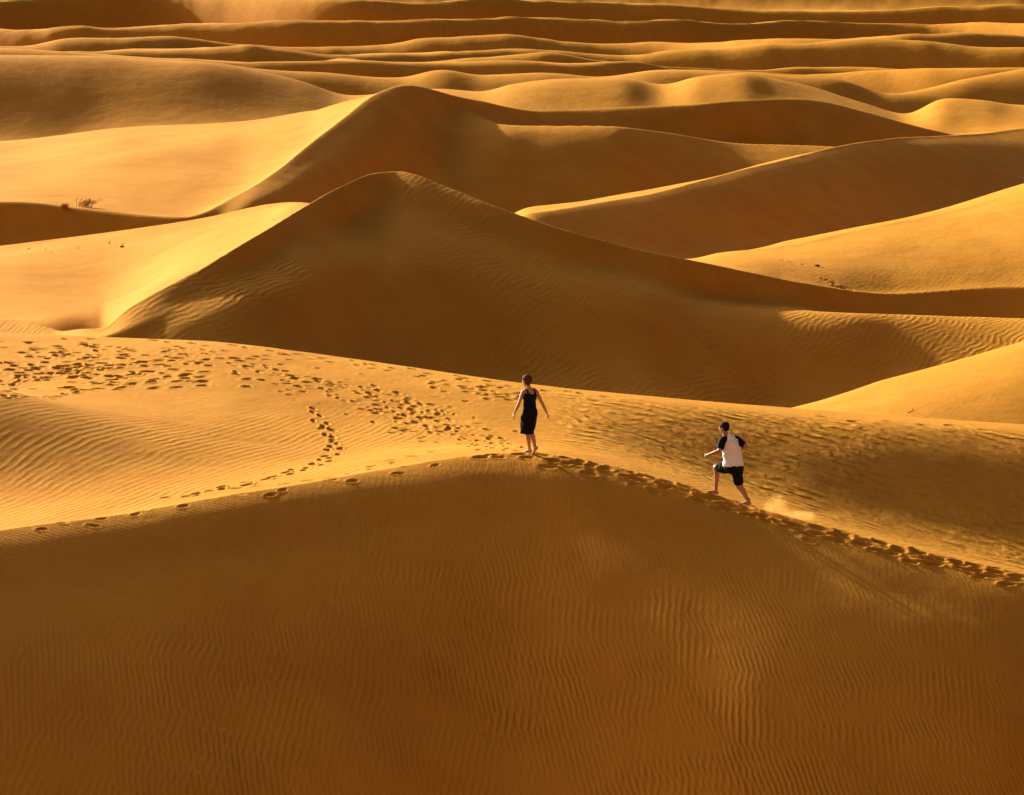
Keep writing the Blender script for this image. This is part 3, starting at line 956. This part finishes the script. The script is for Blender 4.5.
S = Shape()
S.loft([(P(-0.297, 0.905, 0.0), 0.198, 0.164), (P(-0.300, 0.96, 0.0), 0.192, 0.156), (P(-0.308, 1.04, 0.01), 0.174, 0.134), (P(-0.330, 1.14, 0.02), 0.180, 0.134),
        (P(-0.350, 1.24, 0.03), 0.192, 0.138), (P(-0.366, 1.34, 0.035), 0.198, 0.134), (P(-0.384, 1.42, 0.035), 0.176, 0.108), (P(-0.410, 1.480, 0.035), 0.104, 0.078),
        (P(-0.430, 1.505, 0.04), 0.074, 0.070)], ml, 28)
shirt = S.build('shirt', M_WHITE, man, tuple(M0), voxel=0.007, smooth=3, folds=0.042, fscale=11.0)
for sh, el, q in ((shL, eL, 1), (shR, eR, -1)):
    S = Shape()
    mid_ = sh.lerp(el, 0.62)
    S.limb([P(-0.398, 1.462, 0.035) + ml * 0.085 * q, P(-0.383, 1.437, 0.033) + ml * 0.15 * q, sh + ml * 0.008 * q, mid_], [0.058, 0.076, 0.079, 0.072])
    S.build('sleeve', M_BLACK, shirt, tuple(M0), voxel=0.007, smooth=2, folds=0.012, fscale=20.0).location = (0, 0, 0)

S = Shape()
S.loft([(P(-0.290, 0.78, 0.0), 0.165, 0.130), (P(-0.290, 0.86, 0.0), 0.180, 0.142), (P(-0.293, 0.94, 0.0), 0.172, 0.134), (P(-0.297, 0.965, 0.0), 0.160, 0.124)], ml, 26)
S.limb([hipL, hipL.lerp(knL, 0.5), hipL.lerp(knL, 0.74)], [0.122, 0.108, 0.096])
S.limb([hipR, hipR.lerp(knR, 0.5), hipR.lerp(knR, 0.80)], [0.122, 0.104, 0.092])
S.build('shorts', M_DARK, man, tuple(M0), voxel=0.007, smooth=2, folds=0.026, fscale=14.0)

S = Shape()
f_, u_ = HR.col[1], HR.col[2]
S.ball(hc + u_ * 0.049 - f_ * 0.020, 0.088, 0.106, 0.084, HR)
S.ball(hc + u_ * 0.008 - f_ * 0.044, 0.084, 0.072, 0.078, HR)
S.build('hair', M_HAIR_M, man, tuple(M0), voxel=0.006, smooth=3, folds=0.007, fscale=70.0)


# ------------------------------------------------------------------ sand thrown up behind his feet
def dust_material():
    s = NT('sand_dust')
    tc = s.n('ShaderNodeTexCoord')
    g = tc.outputs['Generated']
    c = s.n('ShaderNodeVectorMath', operation='SUBTRACT'); s.l(g, c.inputs[0]); c.inputs[1].default_value = (0.5, 0.5, 0.30)
    sc = s.n('ShaderNodeVectorMath', operation='MULTIPLY'); s.l(c.outputs[0], sc.inputs[0]); sc.inputs[1].default_value = (2.0, 2.0, 1.6)
    ln = s.n('ShaderNodeVectorMath', operation='LENGTH'); s.l(sc.outputs[0], ln.inputs[0])
    fall = s.math('SUBTRACT', 1.0, ln.outputs['Value'])
    fall = s.math('MAXIMUM', fall, 0.0)
    nz = s.noise(tc.outputs['Object'], 5.0, 4.0, 0.6)
    nz = s.math('MAXIMUM', s.math('MULTIPLY_ADD', nz, 4.4, -1.75), 0.0)
    den = s.math('MULTIPLY', s.math('MULTIPLY', fall, nz), 8.5)
    v = s.n('ShaderNodeVolumePrincipled')
    v.inputs['Color'].default_value = (0.95, 0.56, 0.15, 1)
    v.inputs['Anisotropy'].default_value = 0.2
    s.l(den, v.inputs['Density'])
    s.l(v.outputs[0], s.out.inputs['Volume'])
    return s.m


M_DUST = dust_material()


def dust(px, py, Y, rx, ry, rz, label):
    x, y = at(px, py, Y).x, Y
    c = Vector((x, y, ground(x, y) + rz * 0.55))
    S = Shape()
    S.ball((0, 0, 0), rx, ry, rz)
    o = S.build('dust_puff', M_DUST, None, (0, 0, 0), voxel=0)
    o.location = c
    o['kind'] = 'stuff'; o['label'] = label
    return o


dust(776, 511, 61.8, 0.30, 0.28, 0.34, "puff of kicked-up sand behind the running man's heel")
dust(796, 519, 61.9, 0.60, 0.35, 0.13, 'low drift of blown sand along the crest behind the running man')


# ------------------------------------------------------------------ dry shrubs and specks on the far slopes
def shrub(px, py, width, height, lean, label, seed):
    rnd = random.Random(seed)
    x, y = hit(px, py)
    base = Vector((x, y, ground(x, y) - 0.03))
    r = empty('dry_shrub', base, label, 'shrub', 'dry shrubs on the far slope')
    S, L = Shape(), Shape()
    for k in range(26):
        ang = rnd.uniform(0, 2 * math.pi)
        sp = rnd.uniform(0.1, 1.0)
        bx = rnd.uniform(-0.3, 0.3) * width
        p0 = base + Vector((bx, rnd.uniform(-0.2, 0.2) * width, 0))
        p2 = p0 + Vector((math.cos(ang) * sp * width * 0.4 + lean * height, math.sin(ang) * sp * width * 0.3, height * rnd.uniform(0.45, 1.0)))
        p1 = p0.lerp(p2, 0.5) + Vector((0, 0, height * 0.12))
        S.limb([p0, p1, p2], [0.022, 0.016, 0.007], 6)
        for j in range(16):
            u = rnd.uniform(0.25, 1.0)
            q = p0.lerp(p1, u * 2) if u < 0.5 else p1.lerp(p2, u * 2 - 1)
            dv = Vector((rnd.gauss(0, 1), rnd.gauss(0, 1), rnd.gauss(0.4, 0.8))).normalized()
            sv = dv.cross(Vector((rnd.random(), rnd.random(), 1))).normalized()
            ln, wd = rnd.uniform(0.10, 0.24), rnd.uniform(0.012, 0.03)
            b_ = len(L.v)
            L.v += [q, q + dv * ln * 0.5 + sv * wd, q + dv * ln, q + dv * ln * 0.5 - sv * wd]
            L.f.append((b_, b_ + 1, b_ + 2, b_ + 3))
    S.build('stems', M_DRY, r, tuple(base), voxel=0)
    L.build('leaves', M_DRYLEAF, r, tuple(base), voxel=0)
    return r


shrub(84, 207, 1.9, 0.75, 0.7, 'straggly dry shrub leaning right on the sunlit far slope', 3)
shrub(64, 208, 0.7, 0.28, 0.3, 'tiny dry shrub left of the straggly one on the far slope', 5)


def stone(px, py, sx, sy, sz, label, seed):
    rnd = random.Random(seed)
    x, y = hit(px, py)
    S = Shape()
    S.ball((0, 0, 0), sx, sy, sz, None, 14, 9)
    S.v = [v * (1 + 0.35 * (float(vnoise(np.array([v.x * 7 + seed * 3.1]), np.array([v.y * 7 + v.z * 9 + seed]))[0]) - 0.5)) for v in S.v]
    o = S.build('stone', M_STONE, None, (0, 0, 0), voxel=0)
    o.location = (x, y, ground(x, y) + sz * 0.35)
    o.rotation_euler = (0, 0, rnd.uniform(0, 6))
    o['label'] = label; o['category'] = 'stone'; o['group'] = 'stones lying on the sand'
    return o


stone(122, 247, 0.11, 0.08, 0.05, 'dark stone on the lit slope left of the big dune', 1)
stone(817, 267, 0.16, 0.10, 0.07, 'dark stone beside footprints on the right lit slope', 2)


def twig(px, py, label):
    x, y = hit(px, py)
    b0 = Vector((x, y, ground(x, y)))
    S = Shape()
    S.limb([b0 + Vector((-0.14, 0, 0.012)), b0 + Vector((0.02, 0.05, 0.05)), b0 + Vector((0.17, 0.02, 0.10))], [0.012, 0.011, 0.006], 8)
    S.limb([b0 + Vector((0.0, 0.04, 0.045)), b0 + Vector((0.04, 0.08, 0.15))], [0.008, 0.004], 8)
    S.limb([b0 + Vector((0.05, 0.04, 0.06)), b0 + Vector((0.12, -0.06, 0.10))], [0.007, 0.004], 8)
    o = S.build('twig', M_STONE, None, tuple(b0), voxel=0)
    o['label'] = label; o['category'] = 'twig'
    return o


twig(912, 414, 'dark dry twig on the sunlit slope at the right')
